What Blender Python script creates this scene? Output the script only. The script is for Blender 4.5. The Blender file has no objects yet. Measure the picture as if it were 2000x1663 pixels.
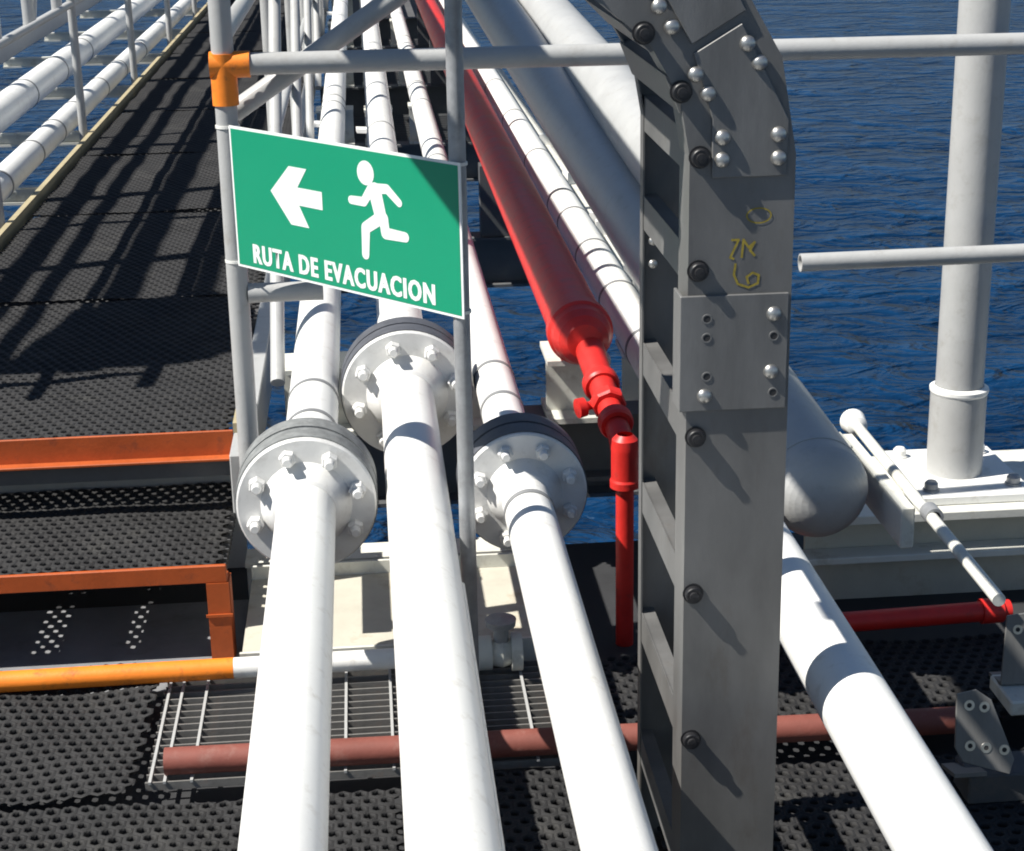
import bpy, bmesh, math, random
import numpy as np
from mathutils import Vector, Matrix
random.seed(7); rng = np.random.default_rng(7)
S = bpy.context.scene
C = S.collection
# ------------------------------------------------------------------ camera
EYE = 1.82                                   # eye height above the lower deck
cam = bpy.data.cameras.new('camera'); camo = bpy.data.objects.new('camera', cam); C.objects.link(camo)
cam.sensor_width = 36.0; cam.lens = 36.0 * 3391 / 2000; cam.clip_end = 6000; cam.clip_start = 0.05
d1 = Vector((-313, 1136, 3391)).normalized()         # bridge direction seen from the camera (right, up, forward)
dn = Vector((200, -10069, 3391)); dn = (dn - d1 * dn.dot(d1)).normalized()
yc, zc = d1, -dn
xc = zc.cross(yc)
if xc.x < 0: xc = -xc
def to_world(c): return Vector((xc.dot(c), yc.dot(c), zc.dot(c)))
rx, ry, rz = to_world(Vector((1, 0, 0))), to_world(Vector((0, 1, 0))), -to_world(Vector((0, 0, 1)))
camo.matrix_world = Matrix(((rx.x, ry.x, rz.x, 0), (rx.y, ry.y, rz.y, 0), (rx.z, ry.z, rz.z, EYE), (0, 0, 0, 1)))
S.camera = camo
# ------------------------------------------------------------------ sky, sun, exposure
SUN = Vector((0.595, 0.125, -0.788)).normalized()    # direction the light travels
W = bpy.data.worlds.new('World'); S.world = W; W.use_nodes = True
nt = W.node_tree; bg = nt.nodes['Background']
sky = nt.nodes.new('ShaderNodeTexSky'); sky.sky_type = 'NISHITA'; sky.sun_disc = False
sky.sun_elevation = math.asin(-SUN.z); sky.sun_rotation = math.atan2(-SUN.x, -SUN.y)
sky.air_density = 1.0; sky.dust_density = 0.1; sky.ozone_density = 3.0
nt.links.new(sky.outputs[0], bg.inputs[0]); bg.inputs[1].default_value = 0.05
sl = bpy.data.lights.new('sun', 'SUN'); sl.energy = 5.0; sl.angle = math.radians(0.53); sl.color = (1.0, 0.955, 0.88)
so = bpy.data.objects.new('sun', sl); C.objects.link(so); so.rotation_euler = SUN.to_track_quat('-Z', 'Y').to_euler(); so.location = (-20, -10, 25)
S.view_settings.view_transform = 'Standard'; S.view_settings.look = 'None'
S.view_settings.exposure = 0.68; S.view_settings.gamma = 1.0
S.view_settings.use_curve_mapping = False
S.cycles.filter_width = 1.9
S.render.resolution_x = 1024; S.render.resolution_y = 851

# ------------------------------------------------------------------ materials
def lin(r, g, b):
    f = lambda v: (v / 255 / 12.92) if v / 255 <= 0.04045 else ((v / 255 + 0.055) / 1.055) ** 2.4
    return (f(r), f(g), f(b), 1)
def mat(name, col, rough=0.5, metal=0.0, var=0.12, scale=6.0, dirt=None, dirt_amt=0.5, dirt_scale=9.0, bump=0.02, bscale=120.0, spec=0.5, stretch=None, coat=0.0):
    m = bpy.data.materials.new(name); m.use_nodes = True
    n, l = m.node_tree.nodes, m.node_tree.links
    p = n['Principled BSDF']; p.inputs['Roughness'].default_value = rough; p.inputs['Metallic'].default_value = metal
    p.inputs['Specular IOR Level'].default_value = spec; p.inputs['Coat Weight'].default_value = coat
    tc = n.new('ShaderNodeTexCoord'); src = tc.outputs['Object']
    if stretch:
        mp = n.new('ShaderNodeMapping'); mp.inputs['Scale'].default_value = stretch; l.new(src, mp.inputs[0]); src = mp.outputs[0]
    n1 = n.new('ShaderNodeTexNoise'); n1.inputs['Scale'].default_value = scale; n1.inputs['Detail'].default_value = 6; n1.inputs['Roughness'].default_value = 0.65
    l.new(src, n1.inputs['Vector'])
    mr = n.new('ShaderNodeMapRange'); mr.inputs[1].default_value = 0.3; mr.inputs[2].default_value = 0.7
    mr.inputs[3].default_value = 1 - var; mr.inputs[4].default_value = 1 + var * 0.6; l.new(n1.outputs[0], mr.inputs[0])
    mx = n.new('ShaderNodeVectorMath'); mx.operation = 'SCALE'; mx.inputs[0].default_value = col[:3]; l.new(mr.outputs[0], mx.inputs['Scale'])
    out = mx.outputs[0]
    if dirt:
        n2 = n.new('ShaderNodeTexNoise'); n2.inputs['Scale'].default_value = dirt_scale; n2.inputs['Detail'].default_value = 9; n2.inputs['Roughness'].default_value = 0.72
        l.new(src, n2.inputs['Vector'])
        r2 = n.new('ShaderNodeMapRange'); r2.inputs[1].default_value = 0.54; r2.inputs[2].default_value = 0.74; r2.inputs[3].default_value = 0; r2.inputs[4].default_value = dirt_amt
        l.new(n2.outputs[0], r2.inputs[0])
        mm = n.new('ShaderNodeMix'); mm.data_type = 'RGBA'; l.new(r2.outputs[0], mm.inputs['Factor']); l.new(out, mm.inputs['A']); mm.inputs['B'].default_value = dirt
        out = mm.outputs['Result']
    l.new(out, p.inputs['Base Color'])
    rr = n.new('ShaderNodeMapRange'); rr.inputs[3].default_value = max(0.05, rough - 0.12); rr.inputs[4].default_value = min(1, rough + 0.12)
    l.new(n1.outputs[0], rr.inputs[0]); l.new(rr.outputs[0], p.inputs['Roughness'])
    if bump:
        n3 = n.new('ShaderNodeTexNoise'); n3.inputs['Scale'].default_value = bscale; n3.inputs['Detail'].default_value = 4; l.new(src, n3.inputs['Vector'])
        b = n.new('ShaderNodeBump'); b.inputs['Strength'].default_value = min(1, bump * 10); b.inputs['Distance'].default_value = 0.002
        l.new(n3.outputs[0], b.inputs['Height']); l.new(b.outputs[0], p.inputs['Normal'])
    return m
WHITE = mat('white_paint', (0.80, 0.80, 0.775), 0.42, var=0.06, scale=5, dirt=(0.34, 0.29, 0.22, 1), dirt_amt=0.45, dirt_scale=20)
OFFW = mat('aged_white_paint', (0.66, 0.66, 0.60), 0.5, var=0.10, scale=7, dirt=(0.22, 0.17, 0.10, 1), dirt_amt=0.55, dirt_scale=11)
CREAM = mat('cream_deck_paint', (0.52, 0.50, 0.42), 0.6, var=0.14, scale=6, dirt=(0.30, 0.23, 0.14, 1), dirt_amt=0.9, dirt_scale=6)
GPAINT = mat('light_grey_paint', (0.41, 0.415, 0.41), 0.42, var=0.08, scale=9, dirt=(0.20, 0.17, 0.13, 1), dirt_amt=0.35, dirt_scale=22)
FACE = mat('flange_face_paint', (0.69, 0.69, 0.675), 0.40, var=0.08, scale=14, dirt=(0.28, 0.25, 0.22, 1), dirt_amt=0.35, dirt_scale=25)
GALV = mat('galvanised_steel', (0.36, 0.37, 0.38), 0.45, metal=0.35, var=0.22, scale=28, dirt=(0.20, 0.19, 0.17, 1), dirt_amt=0.4, dirt_scale=30)
RIMG = mat('speckled_grey_rim', (0.20, 0.21, 0.21), 0.75, var=0.35, scale=40, dirt=(0.42, 0.42, 0.40, 1), dirt_amt=0.5, dirt_scale=60, bump=0.06, bscale=200)  # speckled grey flange rim, darker than the flange face
RIMD = mat('dark_flange_rim', (0.085, 0.09, 0.105), 0.6, var=0.3, scale=30, bump=0.04)  # flange rim much darker than the flange face
BANDG = mat('grey_ring', (0.22, 0.225, 0.23), 0.55, var=0.15, scale=20)  # thin raised rings, darker grey than the pipe
ALU = mat('dull_aluminium', (0.165, 0.164, 0.16), 0.50, metal=0.25, var=0.30, scale=3.5, dirt=(0.105, 0.083, 0.062, 1), dirt_amt=0.6, dirt_scale=5, stretch=(2, 2, 0.7), bump=0.008, bscale=160)
ALUP = mat('brushed_aluminium_plate', (0.185, 0.185, 0.182), 0.46, metal=0.25, var=0.30, scale=4, dirt=(0.11, 0.105, 0.10, 1), dirt_amt=0.3, dirt_scale=20, stretch=(3, 3, 0.6), bump=0.008)
DOME = mat('bright_bolt_steel', (0.55, 0.54, 0.51), 0.36, metal=0.9, var=0.2, scale=60, bump=0.0)
BLK = mat('black_bolt', (0.018, 0.018, 0.02), 0.45, var=0.3, scale=40)
HOLE = mat('bolt_hole_shadow_steel', (0.03, 0.03, 0.032), 0.8, var=0.2)
ORANGE = mat('safety_orange_paint', lin(244, 136, 38), 0.5, var=0.16, scale=9, dirt=(0.22, 0.07, 0.03, 1), dirt_amt=0.75, dirt_scale=26)
ORUST = mat('orange_brown_paint', lin(178, 84, 34), 0.58, var=0.25, scale=10, dirt=(0.13, 0.04, 0.02, 1), dirt_amt=0.8, dirt_scale=20)
RED = mat('fire_red_paint', lin(208, 42, 36), 0.46, var=0.2, scale=10, dirt=(0.20, 0.035, 0.03, 1), dirt_amt=0.6, dirt_scale=24)
PINK = mat('faded_primer_red', lin(128, 72, 62), 0.65, var=0.16, scale=12, dirt=(0.30, 0.17, 0.14, 1), dirt_amt=0.5, dirt_scale=25)
MAT = mat('black_rubber_mat', (0.026, 0.026, 0.027), 0.72, spec=0.3, var=0.3, scale=5, dirt=(0.075, 0.073, 0.066, 1), dirt_amt=0.5, dirt_scale=4, bump=0.05, bscale=300)
DECK = mat('dark_steel_deck', (0.085, 0.087, 0.092), 0.7, var=0.3, scale=4, dirt=(0.16, 0.13, 0.10, 1), dirt_amt=0.5, dirt_scale=7)
TOE = mat('weathered_tan_toe_board', (0.42, 0.36, 0.22), 0.65, var=0.2, scale=6, dirt=(0.12, 0.09, 0.05, 1), dirt_amt=0.6, dirt_scale=12)
GREEN = mat('sign_green', lin(20, 142, 106), 0.38, var=0.03, scale=6, bump=0.004)
SWHITE = mat('sign_white', (0.80, 0.82, 0.80), 0.4, var=0.02, bump=0.0)
CHALK = mat('yellow_chalk', lin(150, 134, 54), 0.9, var=0.35, scale=120, bump=0.0)
TIE = mat('white_plastic_tie', (0.78, 0.78, 0.74), 0.4, var=0.03, bump=0.0)
BARM = mat('worn_grating_steel', (0.21, 0.205, 0.195), 0.55, metal=0.2, var=0.25, scale=20, dirt=(0.20, 0.11, 0.07, 1), dirt_amt=0.8, dirt_scale=10)

DKG = mat('dark_grey_and_shade', (0.10, 0.105, 0.11), 0.6, var=0.2, scale=8, dirt=(0.2, 0.18, 0.15, 1), dirt_amt=0.3)  # dark grey; for rack beams the shade is put into the colour

# ------------------------------------------------------------------ mesh helpers
ORG = {}
class G:
    def __init__(s): s.v = []; s.f = []; s.sm = []
    def add(s, vs, fs, smooth=False):
        b = len(s.v); s.v += [tuple(v) for v in vs]; s.f += [tuple(i + b for i in f) for f in fs]; s.sm += [smooth] * len(fs); return s
    def box(s, x0, x1, y0, y1, z0, z1):
        return s.add([(x0,y0,z0),(x1,y0,z0),(x1,y1,z0),(x0,y1,z0),(x0,y0,z1),(x1,y0,z1),(x1,y1,z1),(x0,y1,z1)],
                     [(0,3,2,1),(4,5,6,7),(0,1,5,4),(1,2,6,5),(2,3,7,6),(3,0,4,7)])
    def frame(s, a, b):
        a, b = Vector(a), Vector(b); d = (b - a).normalized()
        u = d.cross(Vector((0, 0, 1)));
        if u.length < 1e-3: u = Vector((1, 0, 0))
        u.normalize(); return a, b, d, u, d.cross(u).normalized()
    def rod(s, a, b, r, n=20, r2=None, caps=True):
        a, b, d, u, w = s.frame(a, b); r2 = r if r2 is None else r2
        vs = []
        for q, rr in ((a, r), (b, r2)):
            for i in range(n):
                t = 2 * math.pi * i / n; vs.append(q + u * math.cos(t) * rr + w * math.sin(t) * rr)
        fs = [(i, (i+1) % n, n + (i+1) % n, n + i) for i in range(n)]
        s.add(vs, fs, True)
        if caps:
            s.add(vs[:n], [tuple(range(n))[::-1]]); s.add(vs[n:], [tuple(range(n))])
        return s
    def lathe(s, a, d, prof, n=32, flat=False):
        """prof: list of (distance along d, radius)"""
        a = Vector(a); _, _, d, u, w = s.frame((0,0,0), d)
        vs = []
        for t, r in prof:
            for i in range(n):
                th = 2 * math.pi * i / n; vs.append(a + d * t + (u * math.cos(th) + w * math.sin(th)) * max(r, 1e-5))
        for k in range(len(prof) - 1):
            q = vs[k*n:(k+2)*n]; s.add(q, [(i, (i+1) % n, n + (i+1) % n, n + i) for i in range(n)], not flat)
        return s
    def tube(s, pts, r, n=16):
        pts = [Vector(p) for p in pts]
        _, _, d, u, w = s.frame(pts[0], pts[1]); rings = []
        for k, p in enumerate(pts):
            if k == 0: t = pts[1] - p
            elif k == len(pts) - 1: t = p - pts[k-1]
            else: t = (pts[k+1] - p).normalized() + (p - pts[k-1]).normalized()
            t.normalize(); u = (u - t * u.dot(t)).normalized(); w = t.cross(u)
            rr = r[k] if isinstance(r, (list, tuple)) else r
            rings.append([p + (u * math.cos(2*math.pi*i/n) + w * math.sin(2*math.pi*i/n)) * rr for i in range(n)])
        vs = [v for R in rings for v in R]
        fs = [(k*n+i, k*n+(i+1) % n, (k+1)*n+(i+1) % n, (k+1)*n+i) for k in range(len(pts)-1) for i in range(n)]
        s.add(vs, fs, True); s.add(rings[0], [tuple(range(n))[::-1]]); s.add(rings[-1], [tuple(range(n))]); return s
    def prism(s, poly, ext):
        n = len(poly); e = Vector(ext); p = [Vector(q) for q in poly]
        return s.add(p + [q + e for q in p], [tuple(range(n))[::-1], tuple(range(n, 2*n))] + [(i, (i+1) % n, n + (i+1) % n, n + i) for i in range(n)])
    def ibeam(s, a, b, h, w, tf=0.012, tw=0.008):
        """I section from a to b (a,b on the top centre line, horizontal)"""
        a, b = Vector(a), Vector(b); d = (b - a).normalized(); u = Vector((-d.y, d.x, 0))
        z = Vector((0, 0, 1))
        def bx(o0, o1, z0, z1):
            s.prism([a + u*o0 + z*z0, a + u*o1 + z*z0, a + u*o1 + z*z1, a + u*o0 + z*z1], b - a)
        bx(-w/2, w/2, -tf, 0); bx(-w/2, w/2, -h, -h + tf); bx(-tw/2, tw/2, -h + tf, -tf)
        return s
def empty(name, loc, label, cat, group=None):
    o = bpy.data.objects.new(name, None); C.objects.link(o); o.location = loc; o.empty_display_size = 0.1
    ORG[o] = Vector(loc); o['label'] = label; o['category'] = cat
    if group: o['group'] = group
    return o
def mesh(name, g, m, off=Vector((0, 0, 0)), bevel=0):
    me = bpy.data.meshes.new(name); me.from_pydata([tuple(Vector(v) - off) for v in g.v], [], g.f)
    me.polygons.foreach_set('use_smooth', g.sm)
    bm = bmesh.new(); bm.from_mesh(me); bmesh.ops.recalc_face_normals(bm, faces=bm.faces)
    if bevel:
        bmesh.ops.remove_doubles(bm, verts=bm.verts, dist=1e-5)
        ed = [e for e in bm.edges if len(e.link_faces) == 2 and e.calc_face_angle() > 0.6]
        bmesh.ops.bevel(bm, geom=ed, offset=bevel, segments=1, affect='EDGES')
    bm.to_mesh(me); bm.free(); me.materials.append(m); me.update(); return me
def part(name, g, m, parent=None, label=None, bevel=0):
    off = ORG[parent] if parent is not None else Vector((0, 0, 0))
    o = bpy.data.objects.new(name, mesh(name, g, m, off, bevel)); C.objects.link(o)
    if parent is not None: o.parent = parent
    ORG[o] = off
    if label: o['label'] = label
    return o
def inst(name, me, parent, loc, rot=(0, 0, 0), scale=None):
    o = bpy.data.objects.new(name, me); C.objects.link(o); o.parent = parent
    o.location = Vector(loc) - ORG[parent]; o.rotation_euler = rot
    if scale: o.scale = scale
    ORG[o] = ORG[parent]
    return o
def thing(name, g, m, label, cat, group=None, bevel=0, base=None):
    off = Vector(base) if base else Vector((0, 0, 0))
    o = bpy.data.objects.new(name, mesh(name, g, m, off, bevel)); C.objects.link(o); o.location = off
    ORG[o] = off
    o['label'] = label; o['category'] = cat
    if group: o['group'] = group
    return o
def structure(name, g, m):
    o = bpy.data.objects.new(name, mesh(name, g, m)); C.objects.link(o); o['kind'] = 'structure'; ORG[o] = Vector((0,0,0)); return o

# ------------------------------------------------------------------ sea
def sea_mat():
    m = bpy.data.materials.new('sea_water'); m.use_nodes = True; n, l = m.node_tree.nodes, m.node_tree.links
    p = n['Principled BSDF']; p.inputs['Roughness'].default_value = 0.24; p.inputs['Specular IOR Level'].default_value = 0.5; p.inputs['Specular Tint'].default_value = (0.45, 0.72, 1.0, 1); p.inputs['IOR'].default_value = 1.075
    tc = n.new('ShaderNodeTexCoord')
    def noise(sc, stretch, det, rough=0.6, dist=0.0):
        mp = n.new('ShaderNodeMapping'); mp.inputs['Scale'].default_value = stretch; mp.inputs['Rotation'].default_value = (0, 0, 0.22); l.new(tc.outputs['Object'], mp.inputs[0])
        t = n.new('ShaderNodeTexNoise'); t.inputs['Scale'].default_value = sc; t.inputs['Detail'].default_value = det; t.inputs['Roughness'].default_value = rough; t.inputs['Distortion'].default_value = dist
        l.new(mp.outputs[0], t.inputs['Vector']); return t.outputs[0]
    a = noise(0.10, (1, 1.5, 1), 3, 0.5, 0.5); b = noise(0.27, (1, 1.6, 1), 3, 0.52, 0.9); c = noise(1.1, (1, 1.3, 1), 3, 0.55, 0.6)
    def mad(x, k, y=None):
        q = n.new('ShaderNodeMath'); q.operation = 'MULTIPLY_ADD'; l.new(x, q.inputs[0]); q.inputs[1].default_value = k
        if y is None: q.inputs[2].default_value = 0
        else: l.new(y, q.inputs[2])
        return q.outputs[0]
    h = mad(a, 2.6, mad(b, 1.9, mad(c, 0.30)))
    bp = n.new('ShaderNodeBump'); bp.inputs['Strength'].default_value = 1.0; bp.inputs['Distance'].default_value = 1.0; l.new(h, bp.inputs['Height']); l.new(bp.outputs[0], p.inputs['Normal'])
    cr = n.new('ShaderNodeValToRGB'); cr.color_ramp.elements[0].position = 0.34; cr.color_ramp.elements[0].color = (0.0018, 0.0125, 0.040, 1)
    cr.color_ramp.elements[1].position = 0.68; cr.color_ramp.elements[1].color = (0.0055, 0.038, 0.105, 1)
    mixn = mad(b, 0.6, mad(a, 0.4)); l.new(mixn, cr.inputs[0]); l.new(cr.outputs[0], p.inputs['Base Color'])
    return m
g = G(); g.add([(-3000, -600, -21), (3000, -600, -21), (3000, 5000, -21), (-3000, 5000, -21)], [(0, 1, 2, 3)])
structure('sea', g, sea_mat())

# ------------------------------------------------------------------ lower deck, steps and walkway
g = G(); g.box(-2.6, 3.2, 0.3, 4.22, -0.075, -0.06); g.box(-2.6, -0.36, 4.2202, 4.46, -0.075, -0.06); g.box(0.45, 3.2, 4.2202, 4.50, -0.075, -0.06)
structure('lower_deck', g, mat('dark_under_mats', (0.030, 0.031, 0.034), 0.7, var=0.3, scale=4))  # near-black sheet standing in for the darkness beneath mats and grating
def hexmat(w, d, pitch=0.034, hole=0.0108, th=0.012, warp=0.004, seed=0):
    """perforated rubber mat, corner at the origin, top near z=th"""
    rowp = pitch * math.sqrt(3) / 2; nx = int(w / pitch); ny = int(d / rowp)
    R = pitch / math.sqrt(3)
    i, j = np.meshgrid(np.arange(nx), np.arange(ny)); i = i.ravel(); j = j.ravel()
    cx = pitch * 0.5 + i * pitch + (j % 2) * pitch * 0.5; cy = R + j * rowp
    ang = np.radians(30 + 60 * np.arange(6)); ca, sa = np.cos(ang), np.sin(ang)
    n = len(cx); r = np.random.default_rng(seed)
    hr = hole * (1 + r.uniform(-.10, .10, n))
    def ring(rad, z): return np.stack([cx[:, None] + rad * ca, cy[:, None] + rad * sa, np.full((n, 6), z)], -1)
    V = np.concatenate([ring(R * 1.0, th - 0.0030), ring(hr[:, None] * 1.28, th), ring(hr[:, None], th - 0.002), ring(hr[:, None], 0.0)], 1)   # n,24,3
    px, py = V[..., 0], V[..., 1]
    V[..., 2] += warp * (np.sin(px * 7.1 + seed) * np.cos(py * 5.3 + seed * 2) + 0.6 * np.sin(px * 17 + py * 13 + seed)) + warp
    k = np.arange(6); k2 = (k + 1) % 6
    F = np.concatenate([np.stack([k + 6*a, k2 + 6*a, k2 + 6*(a+1), k + 6*(a+1)], 1) for a in range(3)], 0)   # 18 quads
    F = (F[None] + (np.arange(n) * 24)[:, None, None]).reshape(-1, 4)
    me = bpy.data.meshes.new('rubber_mat')
    me.vertices.add(n * 24); me.vertices.foreach_set('co', V.reshape(-1).astype(np.float32))
    me.loops.add(len(F) * 4); me.loops.foreach_set('vertex_index', F.reshape(-1).astype(np.int32))
    me.polygons.add(len(F)); me.polygons.foreach_set('loop_start', (np.arange(len(F)) * 4).astype(np.int32))
    me.update(calc_edges=True); me.materials.append(MAT); return me
def place_mat(me, loc, rz, label, group='perforated rubber mats', tilt=(0, 0)):
    o = bpy.data.objects.new('rubber_mat', me); C.objects.link(o); o.location = loc; o.rotation_euler = (tilt[0], tilt[1], rz)
    o['label'] = label; o['category'] = 'mat'; o['group'] = group; return o
place_mat(hexmat(1.18, 0.56, seed=1, warp=.009), (-1.70, 3.15, -0.002), -0.018, 'black perforated mat on lower deck beneath the orange floor pipe', tilt=(0.02, 0))
place_mat(hexmat(1.62, 1.55, seed=2), (-1.60, 1.58, -0.012), 0.0, 'large black perforated mat under the three white pipes, bottom left')
place_mat(hexmat(0.46, 1.62, seed=3), (0.03, 1.53, -0.012), 0.0, 'narrow black perforated mat between middle and right foreground pipes')
place_mat(hexmat(1.7, 1.55, seed=4), (0.50, 1.58, -0.008), 0.0, 'black perforated mat right of the cable tray foot, bottom right')
place_mat(hexmat(1.7, 0.42, seed=5), (0.48, 3.22, 0.002), 0.0, 'black perforated mat in front of the white beam, by the horizontal red pipe')
# upper walkway: mats, dark sheet below the holes, stringers, toe board
WX0, WX1, WZ, WY0 = -1.39, -0.37, 0.40, 4.245
g = G(); g.box(WX0 - 0.01, WX1 - 0.005, 4.62, 26, WZ - 0.075, WZ - 0.06)  # dark sheet added so the mat holes look black
structure('walkway', g, DECK)
wm = hexmat(1.0, 1.42, seed=6, warp=0.0025); wm2 = hexmat(1.0, 1.42, seed=9, warp=0.004)
ordn = ['first', 'second', 'third', 'fourth', 'fifth', 'sixth', 'seventh', 'eighth', 'ninth', 'tenth']
for k in range(10):
    place_mat(wm if k % 2 else wm2, (WX0 + 0.01, WY0 + 0.012 + k * 1.46, WZ - 0.014), 0.0,
              'black perforated walkway mat, %s from the orange step edge' % ordn[k], 'walkway mats')
g = G(); g.box(WX1 + 0.002, WX1 + 0.052, 4.06, 26, WZ - 0.15, WZ + 0.004)
thing('side_stringer', g, GPAINT, 'grey steel stringer along the right edge of the walkway', 'beam', bevel=0.003)
t = empty('toe_board', (-1.41, 15, WZ), 'weathered tan toe board along the left edge of the walkway', 'toe board')
y = 4.4
while y < 24:
    L = 2.2
    g = G(); g.box(-1.416, -1.410, y, y + L - 0.012, WZ - 0.05, WZ + 0.030); g.box(-1.420, -1.397, y, y + L - 0.012, WZ + 0.0302, WZ + 0.036)
    part('board', g, TOE, t); y += L
# orange fascia of the walkway and the step below it
t = empty('walkway_edge_channel', (-0.9, WY0, WZ), 'orange painted steel channel closing the near edge of the walkway', 'channel')
g = G(); g.box(-2.2, WX1 + 0.0, WY0 - 0.008, WY0, WZ - 0.062, WZ + 0.010); g.box(-2.2, WX1 + 0.0, WY0 - 0.04, WY0 - 0.0082, WZ - 0.062, WZ - 0.054)
part('web', g, ORUST, t, bevel=0.002)
g = G(); g.box(WX1 + 0.001, WX1 + 0.03, WY0 - 0.012, WY0 + 0.22, WZ + 0.0045, WZ + 0.030)
part('corner_angle', g, TOE, t)
SZ = 0.20
t = empty('step', (-0.9, 4.05, 0), 'orange framed step with black mesh tread below the walkway', 'step')
g = G(); g.box(-2.2, -0.375, 3.84, 3.852, SZ - 0.038, SZ + 0.006); g.box(-2.2, -0.375, 3.8522, 3.895, SZ - 0.038, SZ - 0.030)
part('front_angle', g, ORUST, t, bevel=0.002)
g = G(); g.box(-0.425, -0.372, 3.838, 3.85, -0.055, SZ - 0.0385); g.box(-0.38, -0.370, 3.8502, 3.90, -0.055, SZ - 0.0385); g.box(-0.43, -0.367, 3.834, 3.8378, SZ - 0.125, SZ - 0.118)
part('leg', g, ORUST, t)
for x0, x1 in ((-2.2, -1.03), (-0.955, -0.80), (-0.762, -0.60), (-.575, -.40)):
    g = G(); g.box(x0, x1, 3.90, 4.42, SZ - .046, SZ - .042); part('tread_sun_stop', g, DECK, t)  # plates added to block sun, leaving few light dots below
gb = G(); gb.box(-0.9, 0.9, -.0025, .0025, -.028, 0); bar = mesh('tread_sun_bar', gb, DECK)
for k in range(19): inst('tread_sun_bar', bar, t, (-1.28, 3.87 + k * .030, SZ - .013))  # bars added under the tread to cut slanting sun
g = G(); g.box(-2.2, -0.372, 4.44, 4.45, -0.055, WZ - 0.10)
part('back_plate', g, GPAINT, t)
g = G(); g.box(-2.2, -0.372, WY0 + .002, WY0 + .012, WZ - .115, WZ - 0.0625)
part('back_ledge', g, DKG, t)
place_mat(hexmat(1.62, 0.56, seed=12, warp=0.002), (-2.0, 3.862, SZ - 0.012), 0.0, 'black perforated tread mat on the orange framed step', 'step mats')
# toe plate lying under step
g = G(); g.box(-2.4, 0.42, 3.70, 4.20, -0.0595, -0.045)
thing('grey_floor_plate', g, mat('grey_floor_paint', (0.22, 0.225, 0.235), 0.6, var=0.25, dirt=(0.08, 0.06, 0.05, 1)), 'dark grey floor plate in the shade behind the step leg', 'plate')
# cream drip pan and edge beam under the pipes
t = empty('drip_pan', (0.05, 3.9, -0.04), 'cream painted drip pan on the deck under the white pipes', 'pan')
g = G(); g.box(-0.34, 0.40, 3.70, 4.13, 0.03, 0.04); part('floor', g, CREAM, t)
g = G(); g.box(-0.34, 0.40, 4.1305, 4.14, -0.04, 0.075); part('back_lip', g, OFFW, t)
g = G(); g.box(-0.345, 0.40, 3.69, 3.6995, -0.04, 0.045); part('front_lip', g, OFFW, t)
g = G(); g.ibeam((-0.36, 4.24, 0.06), (0.44, 4.24, 0.06), 0.2, 0.10)
thing('deck_edge_beam', g, OFFW, 'white painted edge beam at the sea side of the lower deck', 'beam')
# open bar grating
t = empty('bar_grating', (-0.1, 3.4, -0.05), 'open steel bar grating between the mats under the white pipes', 'grating')
gb = G(); gb.box(-0.49, 0.49, -0.0022, 0.0022, -0.018, 0.0); bar = mesh('bearing_bar', gb, BARM)
for k in range(16): inst('bearing_bar', bar, t, (-0.02, 3.1955 + k * 0.0305, 0.004 + rng.uniform(-.001, .001)))
gb = G(); gb.box(-0.003, 0.003, -0.235, 0.235, -0.006, 0.0); bar = mesh('cross_bar', gb, GPAINT)
for k, x in enumerate((-0.50, -0.47, -0.415, -0.30, -0.20, -0.10, 0.0, 0.10, 0.20, 0.30, 0.40)): inst('cross_bar', bar, t, (x, 3.425, 0.0075))
# floor pipes
t = empty('floor_pipe', (-0.5, 3.6, 0.03), 'floor pipe painted orange on the left and white on the right', 'pipe')
g = G(); g.rod((-2.3, 3.585, 0.052), (-0.352, 3.605, 0.052), 0.024, 24); part('orange_section', g, ORANGE, t, 'orange painted section')
g = G(); g.rod((-0.3518, 3.605, 0.052), (0.205, 3.61, 0.052), 0.0237, 24); part('white_section', g, WHITE, t, 'white painted section')
g = G(); g.lathe((0.205, 3.61, 0.052), (1, 0, 0), [(0, .0237), (0, .04), (.03, .04), (.03, .03), (.055, .036), (.075, .03), (.075, .045), (.10, .045), (.10, 0)], 24); part('valve', g, OFFW, t)
g = G(); g.lathe((0.258, 3.61, 0.07), (0, 0, 1), [(0, .018), (.05, .018), (.05, .034), (.065, .036), (.07, .0)], 20); part('valve_handle', g, GALV, t)
g = G(); g.rod((-0.47, 3.226, 0.034), (1.22, 3.20, 0.034), 0.0285, 28); thing('primer_pipe', g, PINK, 'faded pinkish red pipe lying across the deck under white pipes', 'pipe', base=(0.3, 3.22, 0))
g = G(); g.rod((0.80, 3.615, 0.07), (1.47, 3.65, 0.07), 0.024, 24); g.lathe((1.40, 3.647, 0.07), (1, .05, 0), [(0, .024), (0, .03), (.05, .03), (.05, .024)], 24)
thing('horizontal_red_pipe', g, RED, 'bright red pipe lying level on the mat, right of the tray', 'pipe', base=(1.1, 3.63, 0.03))

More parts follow.
